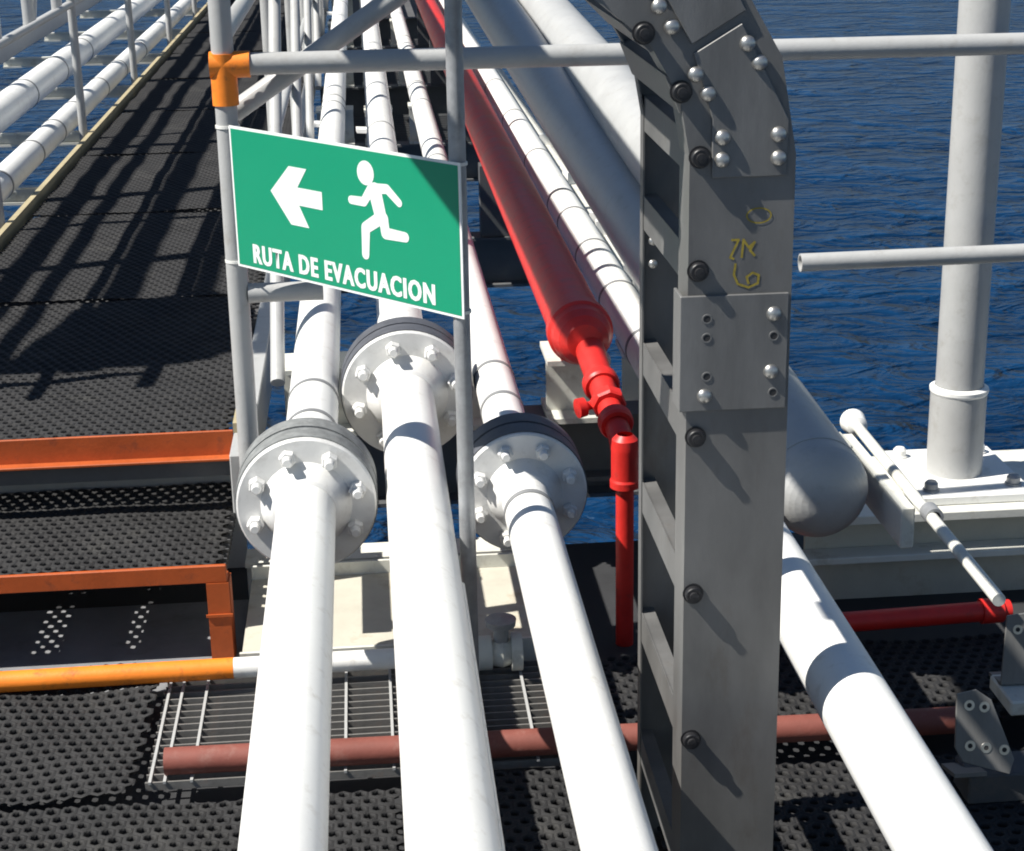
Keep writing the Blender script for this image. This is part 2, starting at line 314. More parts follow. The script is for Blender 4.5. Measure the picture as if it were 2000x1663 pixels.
# ------------------------------------------------------------------ the pipe rack
def hexnut_mesh():
    g = G()
    def hexp(y0, y1, r):
        g.lathe((0, y0, 0), (0, 1, 0), [(0, r * .82), (.003, r), (y1 - y0 - .003, r), (y1 - y0, r * .8)], 6, True)
    hexp(-0.022, 0.0, 0.0165)
    g.lathe((0, -0.040, 0), (0, 1, 0), [(0, .0002), (0, 0.0075), (.004, 0.0095), (.02, 0.0095)], 14)
    g.lathe((0, -0.0225, 0), (0, 1, 0), [(0, .0002), (0.0005, 0.013)], 6, True)
    return mesh('bolt', g, FACE)
NUT = hexnut_mesh()
def flange(parent, x, z, yf, R, rp, rimmat, nb=8, th=0.150, ph=0.39, labels=None):
    g = G()
    g.lathe((x, yf, z), (0, 1, 0), [(-0.045, rp * 1.003), (-0.040, rp * 1.12), (-0.012, rp * 1.42), (0, rp * 1.55), (0, R - .004), (.004, R), (0.012, R)], 56)
    f = part('flange', g, FACE, parent)
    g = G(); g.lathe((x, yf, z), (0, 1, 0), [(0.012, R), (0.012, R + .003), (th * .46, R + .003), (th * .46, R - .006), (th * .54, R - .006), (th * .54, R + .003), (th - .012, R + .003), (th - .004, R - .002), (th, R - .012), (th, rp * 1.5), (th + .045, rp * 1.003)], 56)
    part('flange_rim', g, rimmat, f)
    rb = R * 0.77
    for k in range(nb):
        a = ph + 2 * math.pi * k / nb
        b = inst('bolt', NUT, f, (x + rb * math.cos(a), yf, z + rb * math.sin(a)), (0, rng.uniform(0, 1), 0))
        s = R / 0.113 * .84; b.scale = (s, s * rng.uniform(.9, 1.1), s)
    return f
def white_pipe(name, x, z, r, yf, Rf, rim, label, bands, y0=0.25, y1=27, ph=0.39, clips=()):
    t = empty(name, (x, 3, z - r), label, 'pipe', 'foreground white pipes')
    g = G(); ys = [y0, yf - .05, yf + .06, y1]
    g.rod((x, y0, z), (x, y1, z), r, 40); part('pipe_run', g, WHITE, t)
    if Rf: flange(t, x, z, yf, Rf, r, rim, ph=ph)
    gm = G(); gm.lathe((0, -0.009, 0), (0, 1, 0), [(0, r), (0, r + .0022), (.018, r + .0022), (.018, r)], 40)
    me = mesh('band', gm, BANDG)
    for y in bands: inst('band', me, t, (x, y, z))
    for y in clips:
        g = G(); g.prism([(x - r * .6, y, z - .03), (x - r - .05, y + .03, z - .03), (x - r - .055, y + .12, z - .03), (x - r * .6, y + .09, z - .03)], (0, 0, .02)); part('support_clip', g, WHITE, t)
    return t
PZ = 0.471                                    # level of the pipe rack
far = [9.3, 9.55, 12.4, 12.65, 15.5, 18.2]
white_pipe('white_pipe', -0.162, PZ, 0.0635, 3.52, 0.151, RIMG, 'leftmost foreground white pipe with a grey rimmed flange', [3.99, 4.24] + far, ph=0.30, clips=(9.0, 12.1, 15.2, 18.3))
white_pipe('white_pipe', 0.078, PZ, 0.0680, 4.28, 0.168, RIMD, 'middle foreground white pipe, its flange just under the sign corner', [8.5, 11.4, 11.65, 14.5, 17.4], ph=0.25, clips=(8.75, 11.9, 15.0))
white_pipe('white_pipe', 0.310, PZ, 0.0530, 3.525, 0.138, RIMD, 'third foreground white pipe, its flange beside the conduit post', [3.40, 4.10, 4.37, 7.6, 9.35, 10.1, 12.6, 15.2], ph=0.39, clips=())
white_pipe('white_pipe', 0.757, PZ, 0.0615, 0, None, None, 'white pipe right of the cable tray, running on behind the red pipe', [4.6, 5.15, 5.75, 6.3, 6.65, 7.6, 8.8, 10], y0=0.4)
# thin tube clipped along the middle pipe
g = G(); g.rod((0.148, 0.3, PZ - .03), (0.148, 3.12, PZ - .03), 0.0065, 12); thing('tracer_tube', g, WHITE, 'thin white tube running along the middle pipe', 'tube', base=(0.148, 2, PZ - .04))
# cross beams with pedestals
def hstub(parent, x0, x1, y0, y1, z0, z1, m=OFFW, tf=0.014):
    g = G(); g.box(x0, x1, y0, y1, z1 - tf, z1); g.box(x0, x1, y0, y1, z0, z0 + tf); ym = (y0 + y1) / 2 - .02; g.box(x0 + .004, x1 - .002, ym, ym + .008, z0 + tf, z1 - tf)
    return part('pedestal', g, m, parent)
t = empty('rack_floor_grating', (0.2, 14, 0.0), 'dark steel grating under the far part of the pipe rack', 'grating')
g = G(); g.box(-0.30, 1.0, 10.2, 27, -0.035, -0.03); part('under_plate', g, DECK, t)
gb = G(); gb.box(-0.6, 0.6, -0.003, 0.003, -0.02, 0.0); bar = mesh('bearing_bar', gb, DKG)
for k in range(90): inst('bearing_bar', bar, t, (0.3, 10.25 + k * 0.10, 0.0))
where = ['nearest', 'second', 'third', 'fourth', 'fifth', 'sixth']
for k, Y in enumerate((4.82, 7.4, 9.9, 12.4, 14.9, 17.4)):
    t = empty('pipe_rack_beam', (0.4, Y, 0.0), 'dark cross beam carrying the pipe rack, %s from the camera' % where[k], 'beam', 'pipe rack beams')
    g = G(); g.ibeam((-0.30, Y, 0.20), (0.95, Y, 0.20), 0.22, 0.14); part('beam', g, DKG, t)
    for x0, x1, zt in ((-0.27, -0.06, .406), (0.0, 0.16, .4015), (0.25, 0.36, .4165), (0.715, 0.80, .408)):
        hstub(t, x0, x1, Y - .06, Y + .12, 0.202, zt)
t = empty('fire_main_support', (0.6, 4.5, 0.15), 'white pedestal on a dark beam under the end of the red fire main', 'support')
g = G(); g.ibeam((0.40, 4.52, 0.33), (1.0, 4.52, 0.33), 0.19, 0.12); part('beam', g, DKG, t)
hstub(t, 0.455, 0.625, 4.40, 4.60, 0.3305, 0.5075)
for k, Y in enumerate((7.4, 9.9, 12.4, 14.9)):
    g = G(); g.box(0.48, 0.60, Y - .05, Y + .05, 0.202, 0.5075); part('stanchion', g, DKG, t)
# big red fire main
t = empty('fire_main', (0.543, 4.4, 0.5), 'large red fire main with a rounded end and fittings stepping down', 'pipe')
RX, RZ, RR, RY = 0.543, 0.585, 0.0767, 4.395
g = G(); g.rod((RX, RY + .03, RZ), (RX, 27, RZ), RR, 40); part('pipe_run', g, RED, t)
g = G(); g.lathe((RX, RY + .04, RZ), (0, -1, 0), [(0, RR), (0, RR + .011), (.04, RR + .011), (.048, RR + .004), (.08, RR), (.11, RR * .86), (.13, RR * .6), (.138, .0)], 40); c = part('end_cap', g, RED, t)
VX, VY = 0.580, 3.85
P0, P1 = Vector((RX + .013, RY - .07, RZ - .02)), Vector((VX, VY, RZ - .115))
g = G(); g.tube([P0, P0.lerp(P1, .3) + Vector((0, 0, -.01)), P0.lerp(P1, .6) + Vector((0, 0, -.02)), P0.lerp(P1, .85) + Vector((0, -.005, -.02)), P1 + Vector((0, 0, -.05))], [.039, .036, .031, .029, .028], 20); part('reducer', g, RED, t)
ax = (P1 - P0).normalized()
for kk, (q, rr_) in enumerate(((.36, .043), (.56, .040), (.76, .039))):
    g = G(); g.lathe(P0.lerp(P1, q) + Vector((0, 0, -.015)), ax, [(-.02, .028), (-.02, rr_), (-.012, rr_ + .004), (.012, rr_ + .004), (.02, rr_), (.02, .028)], 8 if kk == 1 else 22, kk == 1); part('coupling', g, RED, t)
g = G(); g.lathe(P0.lerp(P1, .55) + Vector((-.03, 0, -.02)), (-1, -.3, -.1), [(0, .006), (0, .011), (.03, .011), (.03, .024), (.05, .025), (.054, 0)], 14); part('drain_plug', g, RED, t)
g = G(); g.lathe((VX, VY, RZ - .10), (0, 0, -1), [(0, .019), (.013, .031), (.035, .033), (.11, .033), (.116, .036), (.132, .036), (.134, .024), (.14, .0218), (.545, .0218), (.545, 0)], 24)
part('drop_pipe', g, RED, t)
# inclined shaded pipe with domed end and the white pipe behind it
t = empty('inclined_pipe', (0.93, 3.5, 0.3), 'large grey-white inclined pipe ending in a dome beside the tray', 'pipe')
Fa, Fb = Vector((0.940, 3.44, 0.480)), Vector((0.661, 9.0, 1.059)); Fd = (Fb - Fa).normalized(); FR = 0.108
g = G(); g.rod(Fa, Fa + Fd * 11.5, FR, 48); part('pipe_run', g, GPAINT, t)
g = G(); g.lathe(Fa, -Fd, [(0, FR)] + [(FR * .75 * math.sin(a), FR * math.cos(a)) for a in np.linspace(0, math.pi / 2, 12)], 48); part('domed_end', g, GPAINT, t)
g = G(); g.lathe(Fa + Fd * .03, Fd, [(0, FR), (0.0, FR + .002), (.010, FR + .002), (.01, FR)], 48); part('weld_seam', g, GPAINT, t)
t = empty('inclined_pipe', (0.93, 5.6, 0.7), 'sunlit white inclined pipe behind the shaded one, left of the tray top', 'pipe')
Ga, Gb = Vector((0.955, 4.85, 0.824)), Vector((0.895, 9.0, 1.053)); Gd = (Gb - Ga).normalized()
g = G(); g.rod(Ga, Ga + Gd * 10, 0.115, 48); part('pipe_run', g, GPAINT, t)
g = G(); g.lathe(Ga, -Gd, [(0, .115), (.03, .10), (.05, 0)], 48); part('end_cap', g, GPAINT, t)
# white conduit with bolts beside the lower pipe
t = empty('bolted_channel', (0.86, 6, 0.36), 'white channel with bolt heads between lower pipe and inclined pipe', 'channel')
g = G(); g.box(0.835, 0.885, 5.0, 12, 0.36, 0.45); part('channel', g, OFFW, t)
gm = G(); gm.box(-.035, .035, -.025, .025, 0, .05); me = mesh('bracket', gm, WHITE)
for y in (5.3, 5.5, 6.2, 6.35, 7.2, 8.2): inst('bracket', me, t, (0.86, y, 0.4505), (0, 0, rng.uniform(-.4, .4)))

# ------------------------------------------------------------------ handrail, sign and conduit post
t = empty('handrail', (-0.29, 3.75, 0.3), 'grey pipe handrail crossing above the pipes with an orange corner joint', 'handrail')
PX, PY, PR = -0.291, 3.75, 0.0235
g = G(); g.rod((PX - .004, PY, 0.3996), (PX, PY, 1.346), PR, 24); g.rod((PX, PY, 1.405), (PX + .003, PY, 2.35), PR, 24); g.box(PX - .03, PX + .03, PY - .03, PY + .42, .385, .3995); part('post', g, GPAINT, t)
g = G(); g.lathe((PX, PY, 1.300), (0, 0, 1), [(0, PR), (0, PR + .0045), (.108, PR + .0045), (.108, PR)], 28); g.lathe((PX - .028, PY, 1.384), (1, 0, 0), [(0, .002), (0, PR + .0045), (.084, PR + .0045), (.084, PR)], 28); part('corner_joint', g, ORANGE, t, 'orange painted corner joint')
g = G(); g.rod((PX + .05, PY, 1.384), (2.6, PY, 1.376), PR, 28); part('top_rail', g, GPAINT, t)
def opentube(a, b, r, th=.004, n=24):
    g = G(); a, b = Vector(a), Vector(b); g.lathe(a, b - a, [(.05, r - th), (0, r - th), (0, r), ((b - a).length, r), ((b - a).length, r - th), ((b - a).length - .05, r - th)], n); return g
part('mid_rail', opentube((PX + .02, PY, 0.888), (-0.108, PY, 0.888), 0.0215), GPAINT, t)
part('mid_rail', opentube((0.962, PY, 0.908), (2.6, PY, 0.918), 0.0205), GPAINT, t)
g = G(); g.rod((PX + .01, 3.812, 1.275), (0.62, 3.83, 1.86), 0.0225, 24); part('brace', g, GPAINT, t)
g = G(); g.rod((2.5, PY, -.05), (2.5, PY, 1.36), PR, 24); part('post', g, GPAINT, t)
# conduit post
t = empty('conduit_post', (0.172, 3.272, 0), 'slim galvanised conduit post holding the right side of the sign', 'post')
g = G(); g.rod((0.170, 3.272, -0.05), (0.173, 3.272, 2.2), 0.0165, 24); part('conduit', g, GALV, t)
g = G(); g.lathe((0.170, 3.272, -0.05), (0, 0, 1), [(0, .0), (0, .04), (.012, .04), (.012, .022), (.05, .0168)], 24); part('foot', g, GALV, t)
# sign
O0 = Vector((-0.284, 3.716, 1.262)); L_, H_ = 0.662, 0.303
U_ = Vector((0.696 * L_, -0.718 * L_, -0.013)).normalized(); V_ = Vector((0, 0, -1.0)); N_ = U_.cross(V_).normalized()
if N_.y > 0: N_ = -N_
def sp(u, v, d=0.0): return O0 + U_ * u + V_ * v + N_ * d
t = empty('evacuation_sign', sp(L_ / 2, H_), 'green evacuation route sign with white arrow, running figure and lettering', 'sign')
def splate(pts, d0, d1): g = G(); return g.prism([sp(u, v, d0) for u, v in pts], N_ * (d1 - d0))
bd = 0.0055
part('border', splate([(0, 0), (L_, 0), (L_, H_), (0, H_)], 0, .0030), SWHITE, t, 'white border panel')
part('panel', splate([(bd, bd), (L_ - bd, bd), (L_ - bd, H_ - bd), (bd, H_ - bd)], .0031, .0036), GREEN, t, 'green face')
part('arrow', splate([(.1224, .1227), (.1823, .064), (.2357, .064), (.2056, .1055), (.2785, .1055), (.2785, .1427), (.2080, .1427), (.2350, .1862), (.1806, .1862)], .0037, .0041), SWHITE, t, 'white arrow pointing left')
def stroke(g, pts, w, d0=.0037, d1=.0041):
    P = [Vector((p[0], p[1])) for p in pts]; n = len(P)
    for k in range(n - 1):
        a, b = P[k], P[k+1]; d = (b - a).normalized(); q = Vector((-d.y, d.x)); w0 = w[k] / 2; w1 = w[k+1] / 2
        e = d0 + k * 2e-5
        g.prism([sp(*(a + q * w0), e), sp(*(b + q * w1), e), sp(*(b - q * w1), e), sp(*(a - q * w0), e)], N_ * (d1 - d0))
    for k in range(n):
        e = d0 + .00006 + k * 1e-5
        g.prism([sp(P[k].x + w[k] / 2 * math.cos(a), P[k].y + w[k] / 2 * math.sin(a), e) for a in np.linspace(0, 2 * math.pi, 16, endpoint=False)], N_ * (d1 - d0))
g = G()
g.prism([sp(.408 + .0235 * math.cos(a), .0500 + .0245 * math.sin(a), .0037) for a in np.linspace(0, 2 * math.pi, 24, endpoint=False)], N_ * .0004)
stroke(g, [(.4325, .0835), (.447, .137)], [.036, .032], .00371, .00412)
stroke(g, [(.437, .0775), (.466, .0745), (.4985, .098)], [.021, .019, .016], .00373, .00414)
stroke(g, [(.4205, .082), (.400, .1085), (.364, .1095)], [.021, .019, .017], .00375, .00416)
stroke(g, [(.440, .138), (.402, .161), (.3985, .216)], [.026, .024, .020], .00377, .00418)
stroke(g, [(.4535, .135), (.4575, .164), (.512, .1640)], [.026, .024, .020], .00379, .0042)
part('running_figure', g, SWHITE, t, 'white running figure')
cu = bpy.data.curves.new('lettering', 'FONT'); cu.body = 'RUTA DE EVACUACION'; cu.size = 1.0; cu.offset = 0.026; cu.space_character = 1.18; cu.extrude = 0.0; cu.resolution_u = 3
co = bpy.data.objects.new('lettering_tmp', cu); C.objects.link(co); bpy.context.view_layer.update()
me0 = bpy.data.meshes.new_from_object(co.evaluated_get(bpy.context.evaluated_depsgraph_get()))
vs = np.array([v.co[:] for v in me0.vertices]); lo, hi = vs.min(0), vs.max(0)
bmx = bmesh.new()
for kq, sh in enumerate((-.034, 0, .034)):
    nb = len(bmx.verts); bmx.from_mesh(me0); bmx.verts.ensure_lookup_table()
    for v in bmx.verts[nb:]:
        u = .0545 + (v.co.x + sh - lo[0]) / (hi[0] - lo[0]) * .532; w = .2885 - (v.co.y - lo[1]) / (hi[1] - lo[1]) * .0425
        v.co = sp(u, w, .0042 + kq * 3e-5) - ORG[t]
me1 = bpy.data.meshes.new('lettering'); bmx.to_mesh(me1); bmx.free(); me1.materials.append(SWHITE)
lo_ = bpy.data.objects.new('lettering', me1); C.objects.link(lo_); lo_.parent = t; lo_['label'] = 'white lettering RUTA DE EVACUACION'
bpy.data.objects.remove(co)
for (x, y, z, r) in ((PX, PY, 1.255, PR), (PX, PY, 0.963, PR), (0.172, 3.272, 1.243, .0165), (0.172, 3.272, 0.954, .0165)):
    g = G(); g.lathe((x, y, z - .003), (0, .0, 1), [(0, r), (0, r + .0025), (.006, r + .0025), (.006, r)], 20)
    e = sp(0, 0) if x < 0 else sp(L_, 0); g.tube([(x + (r if x < 0 else -r) * .2, y - r - .001, z), (e.x + (.02 if x < 0 else -.012), e.y + (-.018 if x < 0 else .010), z - .004)], .0022, 8)
    part('cable_tie', g, TIE, t)

# ------------------------------------------------------------------ cable ladder tray
t = empty('cable_tray', (0.54, 2.6, 0), 'tall dark grey ladder cable tray rising beside the pipes and bending left', 'cable tray')
X0, X1, ZC, RI = 0.462, 0.617, 1.385, 0.25
XC = X0 - RI
def path(th_in):        # list of (inner point, outer point) in the XZ plane
    pts = [((X0, -0.06), (X1, -0.06)), ((X0, ZC), (X1, ZC))]
    for a in (20, 40, 60): c_, s_ = math.cos(math.radians(a)), math.sin(math.radians(a)); pts.append(((XC + RI * c_, ZC + RI * s_), (XC + (RI + X1 - X0) * c_, ZC + (RI + X1 - X0) * s_)))
    d = Vector((-math.sin(math.radians(60)), math.cos(math.radians(60)))); a, b = Vector(pts[-1][0]), Vector(pts[-1][1])
    pts.append((tuple(a + d * .80), tuple(b + d * .80)))
    return pts
PTH = path(0)
def rail_seg(y, fl, k0, k1):
    """web at y (3 mm), flanges reaching fl along Y at both edges"""
    g = G()
    for k in range(k0, k1):
        (i0, o0), (i1, o1) = PTH[k], PTH[k+1]
        i0, o0, i1, o1 = [Vector((p[0], y, p[1])) for p in (i0, o0, i1, o1)]
        g.prism([i0, o0, o1, i1], (0, math.copysign(.003, fl), 0))
        for a, b, e in ((i0, i1, o0 - i0), (o0, o1, i0 - o0)):
            e = e.normalized() * .003
            yo = Vector((0, math.copysign(.0031, fl), 0))
            g.prism([a + yo, b + yo, b + e + yo, a + e + yo], (0, fl - math.copysign(.0031, fl), 0))
    return g
YN, YF = 2.45, 2.90
part('side_rail', rail_seg(YN, 0.080, 0, 1), ALU, t); part('side_rail', rail_seg(YF, -0.030, 0, 1), ALU, t)
part('elbow_rail', rail_seg(YN, 0.080, 1, 5), ALU, t); part('elbow_rail', rail_seg(YF, -0.030, 1, 5), ALU, t)
gm = G(); gm.box(-.012, .014, YN + .0035, YF - .0005, -.028, .028); gm.box(-.0122, -.010, YN + .0035, YF - .0005, .0285, .0295)
rung = mesh('rung', gm, ALU)
gb = G(); gb.lathe((0, 0, 0), (0, -1, 0), [(0, .0165), (.002, .0165), (.002, .0135), (.011, .0135), (.0125, .012), (.0125, .0075), (.017, .007), (.0175, 0)], 6 * 3); rb = mesh('rung_bolt', gb, BLK)
for z in (0.195, 0.448, 0.703, 0.961, 1.218, 1.385):
    r = inst('rung', rung, t, (X0 + .014, 0, z)); inst('rung_bolt', rb, t, (X0 + .0145, YN, z), (0, rng.uniform(0, 1), 0))
for (x, z, a) in ((.448, 1.479, 22), (.394, 1.562, 45), (.30, 1.635, 60), (.08, 1.762, 60), (-.14, 1.889, 60)):
    inst('rung', rung, t, (x + .0, 0, z), (0, -math.radians(a), 0)); inst('rung_bolt', rb, t, (x, YN, z), (0, rng.uniform(0, 1), 0))
# splice plates
g = G(); g.box(X0 - .012, X1 - .005, YN - .0065, YN - .0005, 1.003, 1.181); g.box(X0 - .012, X0 - .007, YN - .0004, YN + .052, 1.003, 1.181); part('splice_plate', g, ALUP, t, bevel=.001)
g = G(); g.prism([(.494, YN - .0005, 1.355), (.603, YN - .0005, 1.355), (.604, YN - .0005, 1.435), (.533, YN - .0005, 1.572), (.465, YN - .0005, 1.532), (.493, YN - .0005, 1.44)], (0, -.0055, 0)); part('splice_plate', g, ALUP, t, bevel=.001)
g = G(); g.prism([(.462, YN - .0005, 1.545), (.538, YN - .0005, 1.590), (.50, YN - .0005, 1.66), (.36, YN - .0005, 1.72), (.33, YN - .0005, 1.665), (.42, YN - .0005, 1.62)], (0, -.0055, 0)); part('splice_plate', g, ALUP, t, bevel=.001)
gd = G(); gd.lathe((0, 0, 0), (0, -1, 0), [(0, .0115)] + [(.0085 * math.sin(a), .0115 * math.cos(a)) for a in np.linspace(.1, math.pi / 2, 7)], 18); dm = mesh('carriage_bolt', gd, DOME)
for x, z in ((.415, 1.598), (.433, 1.57), (.468, 1.503), (.486, 1.476), (.541, 1.544), (.559, 1.517), (.508, 1.413), (.589, 1.415), (.508, 1.381), (.590, 1.381), (.590, 1.150), (.588, 1.061), (.488, 1.027)):
    inst('carriage_bolt', dm, t, (x, YN - .006, z))
gd = G(); gd.lathe((0, 0, 0), (0, -1, 0), [(-.004, .0055), (.0009, .0055), (.0009, .0075), (0, .0078)], 16); hm = mesh('rivet_hole_rim', gd, ALUP)
gd = G(); gd.lathe((0, 0, 0), (0, -1, 0), [(.0003, 0), (.0003, .0055)], 16); hb = mesh('bolt_hole', gd, HOLE)
for x, z in ((.490, 1.146), (.490, 1.117), (.491, 1.057), (.591, 1.116), (.592, 1.028)):
    h = inst('hole_rim', hm, t, (x, YN - .0066, z)); q = bpy.data.objects.new('bolt_hole', hb); C.objects.link(q); q.parent = h; q.location = (0, 0, 0)
# rail bolts through to the far rail (small bright)
for x, z in ((.468, 1.17), (.468, 1.13)): inst('carriage_bolt', dm, t, (x + .012, YF - .031, z), scale=(.7, .7, .7))
# yellow chalk marks on the web
def chalk(pts, w=.0036):
    g = G(); y = YN - .0006
    for k in range(len(pts) - 1):
        a, b = Vector(pts[k]), Vector(pts[k+1]); d = (b - a).normalized(); q = Vector((-d.y, d.x)) * w / 2; a -= d * w * .3; b += d * w * .3
        y -= 1e-5
        g.add([(a.x + q.x, y, a.y + q.y), (b.x + q.x, y, b.y + q.y), (b.x - q.x, y, b.y - q.y), (a.x - q.x, y, a.y - q.y)], [(0, 1, 2, 3)])
    return g
part('chalk_mark', chalk([(.565 + .018 * math.cos(a), 1.297 + .011 * math.sin(a)) for a in np.linspace(0, 6.3, 18)], .0022), CHALK, t, 'faint yellow chalk oval')
g = chalk([(.526, 1.262), (.536, 1.262), (.524, 1.236), (.529, 1.234)]); g2 = chalk([(.541, 1.236), (.543, 1.262), (.551, 1.250), (.560, 1.258), (.553, 1.246), (.560, 1.238)])
g.add(g2.v, g2.f); part('chalk_mark', g, CHALK, t, 'yellow chalk figures')
part('chalk_mark', chalk([(.532, 1.226), (.530, 1.210), (.536, 1.196), (.552, 1.190), (.566, 1.196), (.567, 1.208), (.558, 1.212), (.549, 1.206), (.552, 1.196)]), CHALK, t, 'yellow chalk curl')
# overhead run of the tray, along the bridge
OX, OZ = -0.607, 2.16
SK = -0.010
def oxy(dx, y): return OX + dx + SK * (y - 3.1)
for sx, ys, ye in ((0, 2.80, 4.05), (.305, 2.85, 26), (-.075, 4.05, 26)):  # out of view; left rail jogged outward to shade the red main
    g = G(); s_ = -1 if sx > .1 else 1
    def strip(a, b, z0, z1): g.prism([(oxy(sx + a, ys), ys, z0), (oxy(sx + b, ys), ys, z0), (oxy(sx + b, ys), ys, z1), (oxy(sx + a, ys), ys, z1)], (SK * (ye - ys), ye - ys, 0))
    strip(0, .003, OZ, OZ + .155); strip(.0035 * s_, .03 * s_, OZ, OZ + .003); strip(.0035 * s_, .03 * s_, OZ + .152, OZ + .155)
    part('overhead_side_rail', g, ALU, t)
gm = G(); gm.box(.004, .301, -.02, .02, 0, .025); om = mesh('overhead_rung', gm, ALU)
for yy in (2.95, 3.18, 3.41, 3.64, 3.87, 5.1, 5.33, 6.4, 8.2, 11): inst('overhead_rung', om, t, (oxy(0, yy), yy, OZ + .012))
for k in range(4):  # unseen cables added to widen the shade on the red main
    g = G(); g.rod((oxy(-.055 + k * .031, 4.0), 4.0, OZ + .055), (oxy(-.055 + k * .031, 26), 26, OZ + .055), .0157, 12); part('cable', g, BLK, t)
for k in range(3):  # unseen cables added to shade the domed inclined pipe
    g = G(); g.rod((oxy(.215 + k * .032, 2.8), 2.8, OZ + .055), (oxy(.215 + k * .032, 26), 26, OZ + .055), .0145, 12); part('cable', g, BLK, t)

g = G(); g.prism([(-0.47, 3.9, OZ), (-0.23, 3.9, OZ), (-0.23, 3.9, OZ + .09), (-0.47, 3.9, OZ + .09)], (.55, 20, 0)); part('overhead_shade_box', g, ALU, t)  # unseen box added overhead to shade the inclined pipe
# ------------------------------------------------------------------ right-hand side: column, beam, small pipe, brackets
t = empty('column_beam', (1.4, 3.87, 0), 'white painted steel beam under the round column', 'beam')
g = G(); g.box(0.98, 2.8, 3.66, 4.06, 0.300, 0.322); part('top_flange', g, OFFW, t, bevel=.002)
g = G(); g.box(0.99, 2.8, 3.72, 3.735, 0.0, 0.2995); part('web', g, CREAM, t)
g = G(); g.box(0.98, 2.8, 3.655, 3.7195, 0.205, 0.222); part('ledge', g, OFFW, t, bevel=.002)
g = G(); g.box(0.99, 2.8, 3.69, 3.7195, -0.05, 0.012); part('bottom_flange', g, OFFW, t)
t = empty('round_column', (1.392, 3.87, 0.33), 'tall round light grey column on a bolted base plate', 'column')
g = G(); g.lathe((1.392, 3.87, 0.345), (0, 0, 1), [(0, .0665), (.205, .0665), (.212, .064), (.214, .0585)], 40); part('sleeve', g, GPAINT, t)
g = G(); g.lathe((1.392, 3.87, 0.545), (0, 0, 1), [(0, .0665), (.006, .0695), (.014, .0695), (.02, .058)], 40); part('weld_ring', g, WHITE, t)
g = G(); g.rod((1.392, 3.87, 0.55), (1.392, 3.87, 3.2), 0.0565, 40); part('shaft', g, GPAINT, t)
g = G(); g.box(1.262, 1.535, 3.70, 4.035, 0.3225, 0.345); bp_ = part('base_plate', g, WHITE, t, bevel=.003)
for x, y in ((1.295, 3.745), (1.292, 3.985), (1.50, 3.76), (1.495, 3.99), (1.535 + .06, 3.80)):
    g = G(); g.lathe((x, y, 0.3455 if x < 1.54 else .3225), (0, 0, 1), [(0, .020), (.004, .020), (.004, .016), (.018, .016), (.024, .011), (.026, 0)], 18); part('anchor_bolt', g, WHITE if y > 3.76 or x > 1.5 else GALV, bp_)
for o in [q for q in C.objects if q.name in ('column_beam', 'round_column')]:
    o.location = Vector((0, 0, EYE)) + (o.location - Vector((0, 0, EYE))) * 1.085; o.scale = (1.085,) * 3
t = empty('capped_pipe', (1.115, 3.3, 0.44), 'thin white sloping pipe with a rounded cap beside the dome end', 'pipe')
g = G(); g.rod((1.108, 2.80, 0.497), (1.121, 3.78, 0.50), 0.0125, 18); part('pipe_run', g, OFFW, t)
g = G(); g.lathe((1.121, 3.775, 0.50), (0, 1, 0), [(0, .0125), (0.005, .024), (.04, .030)] + [(.045 + .03 * math.sin(a), .031 * math.cos(a)) for a in np.linspace(0, math.pi / 2, 8)], 24); part('cap', g, WHITE, t)
g = G(); g.lathe((1.118, 3.20, 0.50), (0, 1, 0), [(0, .0125), (0, .019), (.04, .019), (.04, .0125)], 18); part('coupling', g, GALV, t)
g = G(); g.box(1.075, 1.104, 3.28, 3.76, 0.40, 0.492); g.prism([(1.055, 3.66, .40), (1.0745, 3.66, .40), (1.0745, 3.66, .50), (1.055, 3.66, .49)], (0, .10, 0)); part('stiffener_plate', g, OFFW, t, bevel=.003)
# aluminium brackets bottom right
def bracket(name, loc, poly, label, holes, rot=(0, 0, 0)):
    t = empty(name, loc, label, 'bracket'); t.rotation_euler = rot
    ORG[t] = Vector((0, 0, 0))
    g = G(); g.prism([(x, 0, z) for x, z in poly], (0, .006, 0)); part('plate', g, ALUP, t, bevel=.0012)
    xs = [p[0] for p in poly]; g = G(); g.box(min(xs), max(xs) * .55, .0065, .085, -.002, .006); part('foot', g, ALU, t)
    for x, z in holes:
        g = G(); g.lathe((x, 0, z), (0, -1, 0), [(-.0005, .005), (.0012, .005), (.0012, .0105), (0, .011)], 16); part('washer', g, DOME, t)
        g = G(); g.lathe((x, 0, z), (0, -1, 0), [(.0004, 0), (.0004, .0052)], 14); part('hole', g, HOLE, t)
bracket('aluminium_bracket', (1.088, 2.90, 0.075), [(0.0, .06), (.006, .165), (.045, .172), (.075, .150), (.118, .03), (.108, 0.0), (.015, .03)], 'grey aluminium bracket plate with four washers, bottom right', [(.030, .142), (.060, .137), (.030, .062), (.062, .056), (.098, .050)], rot=(-.25, 0, 0.0))
bracket('aluminium_bracket', (1.292, 3.22, 0.10), [(0.0, 0.0), (.012, .15), (.13, .165), (.14, 0.0)], 'grey aluminium bracket plate at the right end of the red pipe', [(.035, .12), (.075, .125)], rot=(-.2, 0, -.06))
g = G(); g.box(1.29, 1.55, 3.15, 3.28, 0.062, 0.096); thing('bracket_block', g, OFFW, 'white flat block under the upper right bracket', 'block', bevel=.004)
g = G(); g.box(1.12, 1.42, 2.91, 3.00, 0.006, 0.07); thing('bracket_block', g, DECK, 'dark steel block behind the bottom right bracket', 'block', bevel=.004)

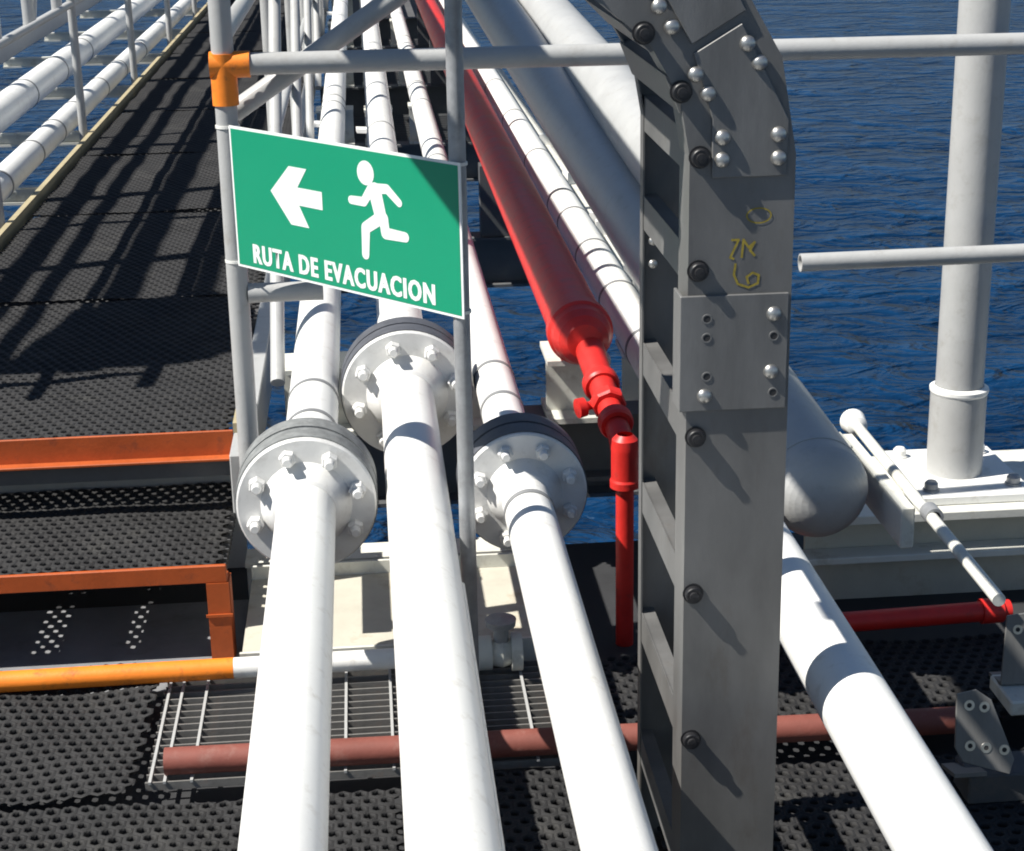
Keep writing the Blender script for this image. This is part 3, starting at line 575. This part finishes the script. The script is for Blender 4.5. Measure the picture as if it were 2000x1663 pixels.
# ------------------------------------------------------------------ left side of the bridge: railing, pipes, truss
t = empty('walkway_railing', (-1.41, 10, WZ), 'light grey railing along the left edge of the walkway', 'railing')
gm = G(); gm.rod((0, 0, -.12), (0, 0, 1.08), 0.0215, 18); pm = mesh('post', gm, GPAINT)
for y in (4.66, 6.88, 9.14, 11.37, 13.65, 15.9, 18.2, 20.5): inst('post', pm, t, (-1.418 - .03, y, WZ))
for z in (1.47, 1.08):
    g = G(); g.rod((-1.448, 4.5, z), (-1.448, 26, z), 0.021 if z > 1.4 else .017, 16); part('rail', g, GPAINT, t)
for z_, x_, r_, lab, bands in ((0.47, -1.565, 0.062, 'white pipe nearest the walkway on the left side', (7.0, 7.5, 8.3, 8.95, 9.6, 10.6, 11.5, 12.6)),
                             (0.50, -1.93, 0.085, 'thicker white pipe farther out on the left side', (8.2, 8.9, 10.2, 11.3, 12.4))):
    t = empty('left_pipe', (x_, 10, z_ - r_), lab, 'pipe', 'pipes left of the walkway')
    g = G(); g.rod((x_, 3.0, z_), (x_, 27, z_), r_, 32); part('pipe_run', g, WHITE, t)
    gm = G(); gm.lathe((0, -.01, 0), (0, 1, 0), [(0, r_), (0, r_ + .003), (.02, r_ + .003), (.02, r_)], 28); me = mesh('band', gm, BANDG)
    for y in bands: inst('band', me, t, (x_, y, z_))
for k, y in enumerate((5.6, 7.9, 9.55, 11.4, 13.2, 15.0, 17)):
    g = G(); g.ibeam((-2.62, y, 0.38), (-1.44, y, 0.38), 0.07, 0.05); o = thing('left_support_beam', g, OFFW, 'white bracket beam under the left pipes, %s along the walkway' % ordn[k], 'beam', 'left pipe supports')
t = empty('bridge_truss', (-2.5, 10, 0.3), 'pale grey truss of chords and slanting braces, upper left', 'truss')
g = G(); g.box(-2.58, -2.46, 2, 27, 0.43, 0.55); part('bottom_chord', g, GPAINT, t, bevel=.01)
for z_, r_ in ((3.35, .06), (2.98, .035), (2.62, .05), (2.28, .03), (2.09, .045)):  # upper chords out of view, extra ones added for walkway shadow strips
    g = G(); g.rod((-2.52, 4.5, z_), (-2.52, 27, z_), r_, 16); part('unseen_chord', g, GPAINT, t)
for k in range(18):
    y = 4.6 + k * 1.32
    g = G(); g.rod((-2.52, y, 0.55), (-2.52, y, 3.35), .046, 14); part('vertical', g, GPAINT, t)
g = G(); g.prism([(-2.52, 4.55, 2.30), (-2.52, 5.25, 2.45), (-2.52, 5.40, 3.00), (-2.52, 4.9, 3.32), (-2.52, 4.5, 3.1)], (.012, 0, 0)); part('shade_panel', g, GPAINT, t)  # unseen panel added to darken the near end of the walkway
for k in range(4):
    y = 11.2 + k * 2.64
    g = G(); g.rod((-2.52, y, 0.55), (-2.52, y + 1.32, 2.09), .05, 16); part('brace', g, GPAINT, t)
# right railing of the walkway, beyond the sign
t = empty('far_railing', (-0.3, 8, WZ), 'grey railing right of the walkway, seen behind and above the sign', 'railing')
gm = G(); gm.rod((0, 0, 0), (0, 0, 1.08), 0.0225, 18); pm = mesh('post', gm, GPAINT)
for y in (5.95, 7.9, 9.9, 12, 14.2, 16.4): inst('post', pm, t, (-0.305, y, WZ - .05))
g = G(); g.rod((-0.30, 3.80, 1.43), (-0.305, 24, 1.43), .021, 18); part('rail', g, GPAINT, t)
g = G(); g.rod((-0.30, 4.9, 0.90), (-0.305, 24, 0.90), .017, 16); part('rail', g, GPAINT, t)
for y in (4.6, 6.6, 8.6, 10.7):
    g = G(); g.rod((-0.27, y, .42), (-0.27, y + 1.25, 1.42), .02, 16); part('brace', g, GPAINT, t)
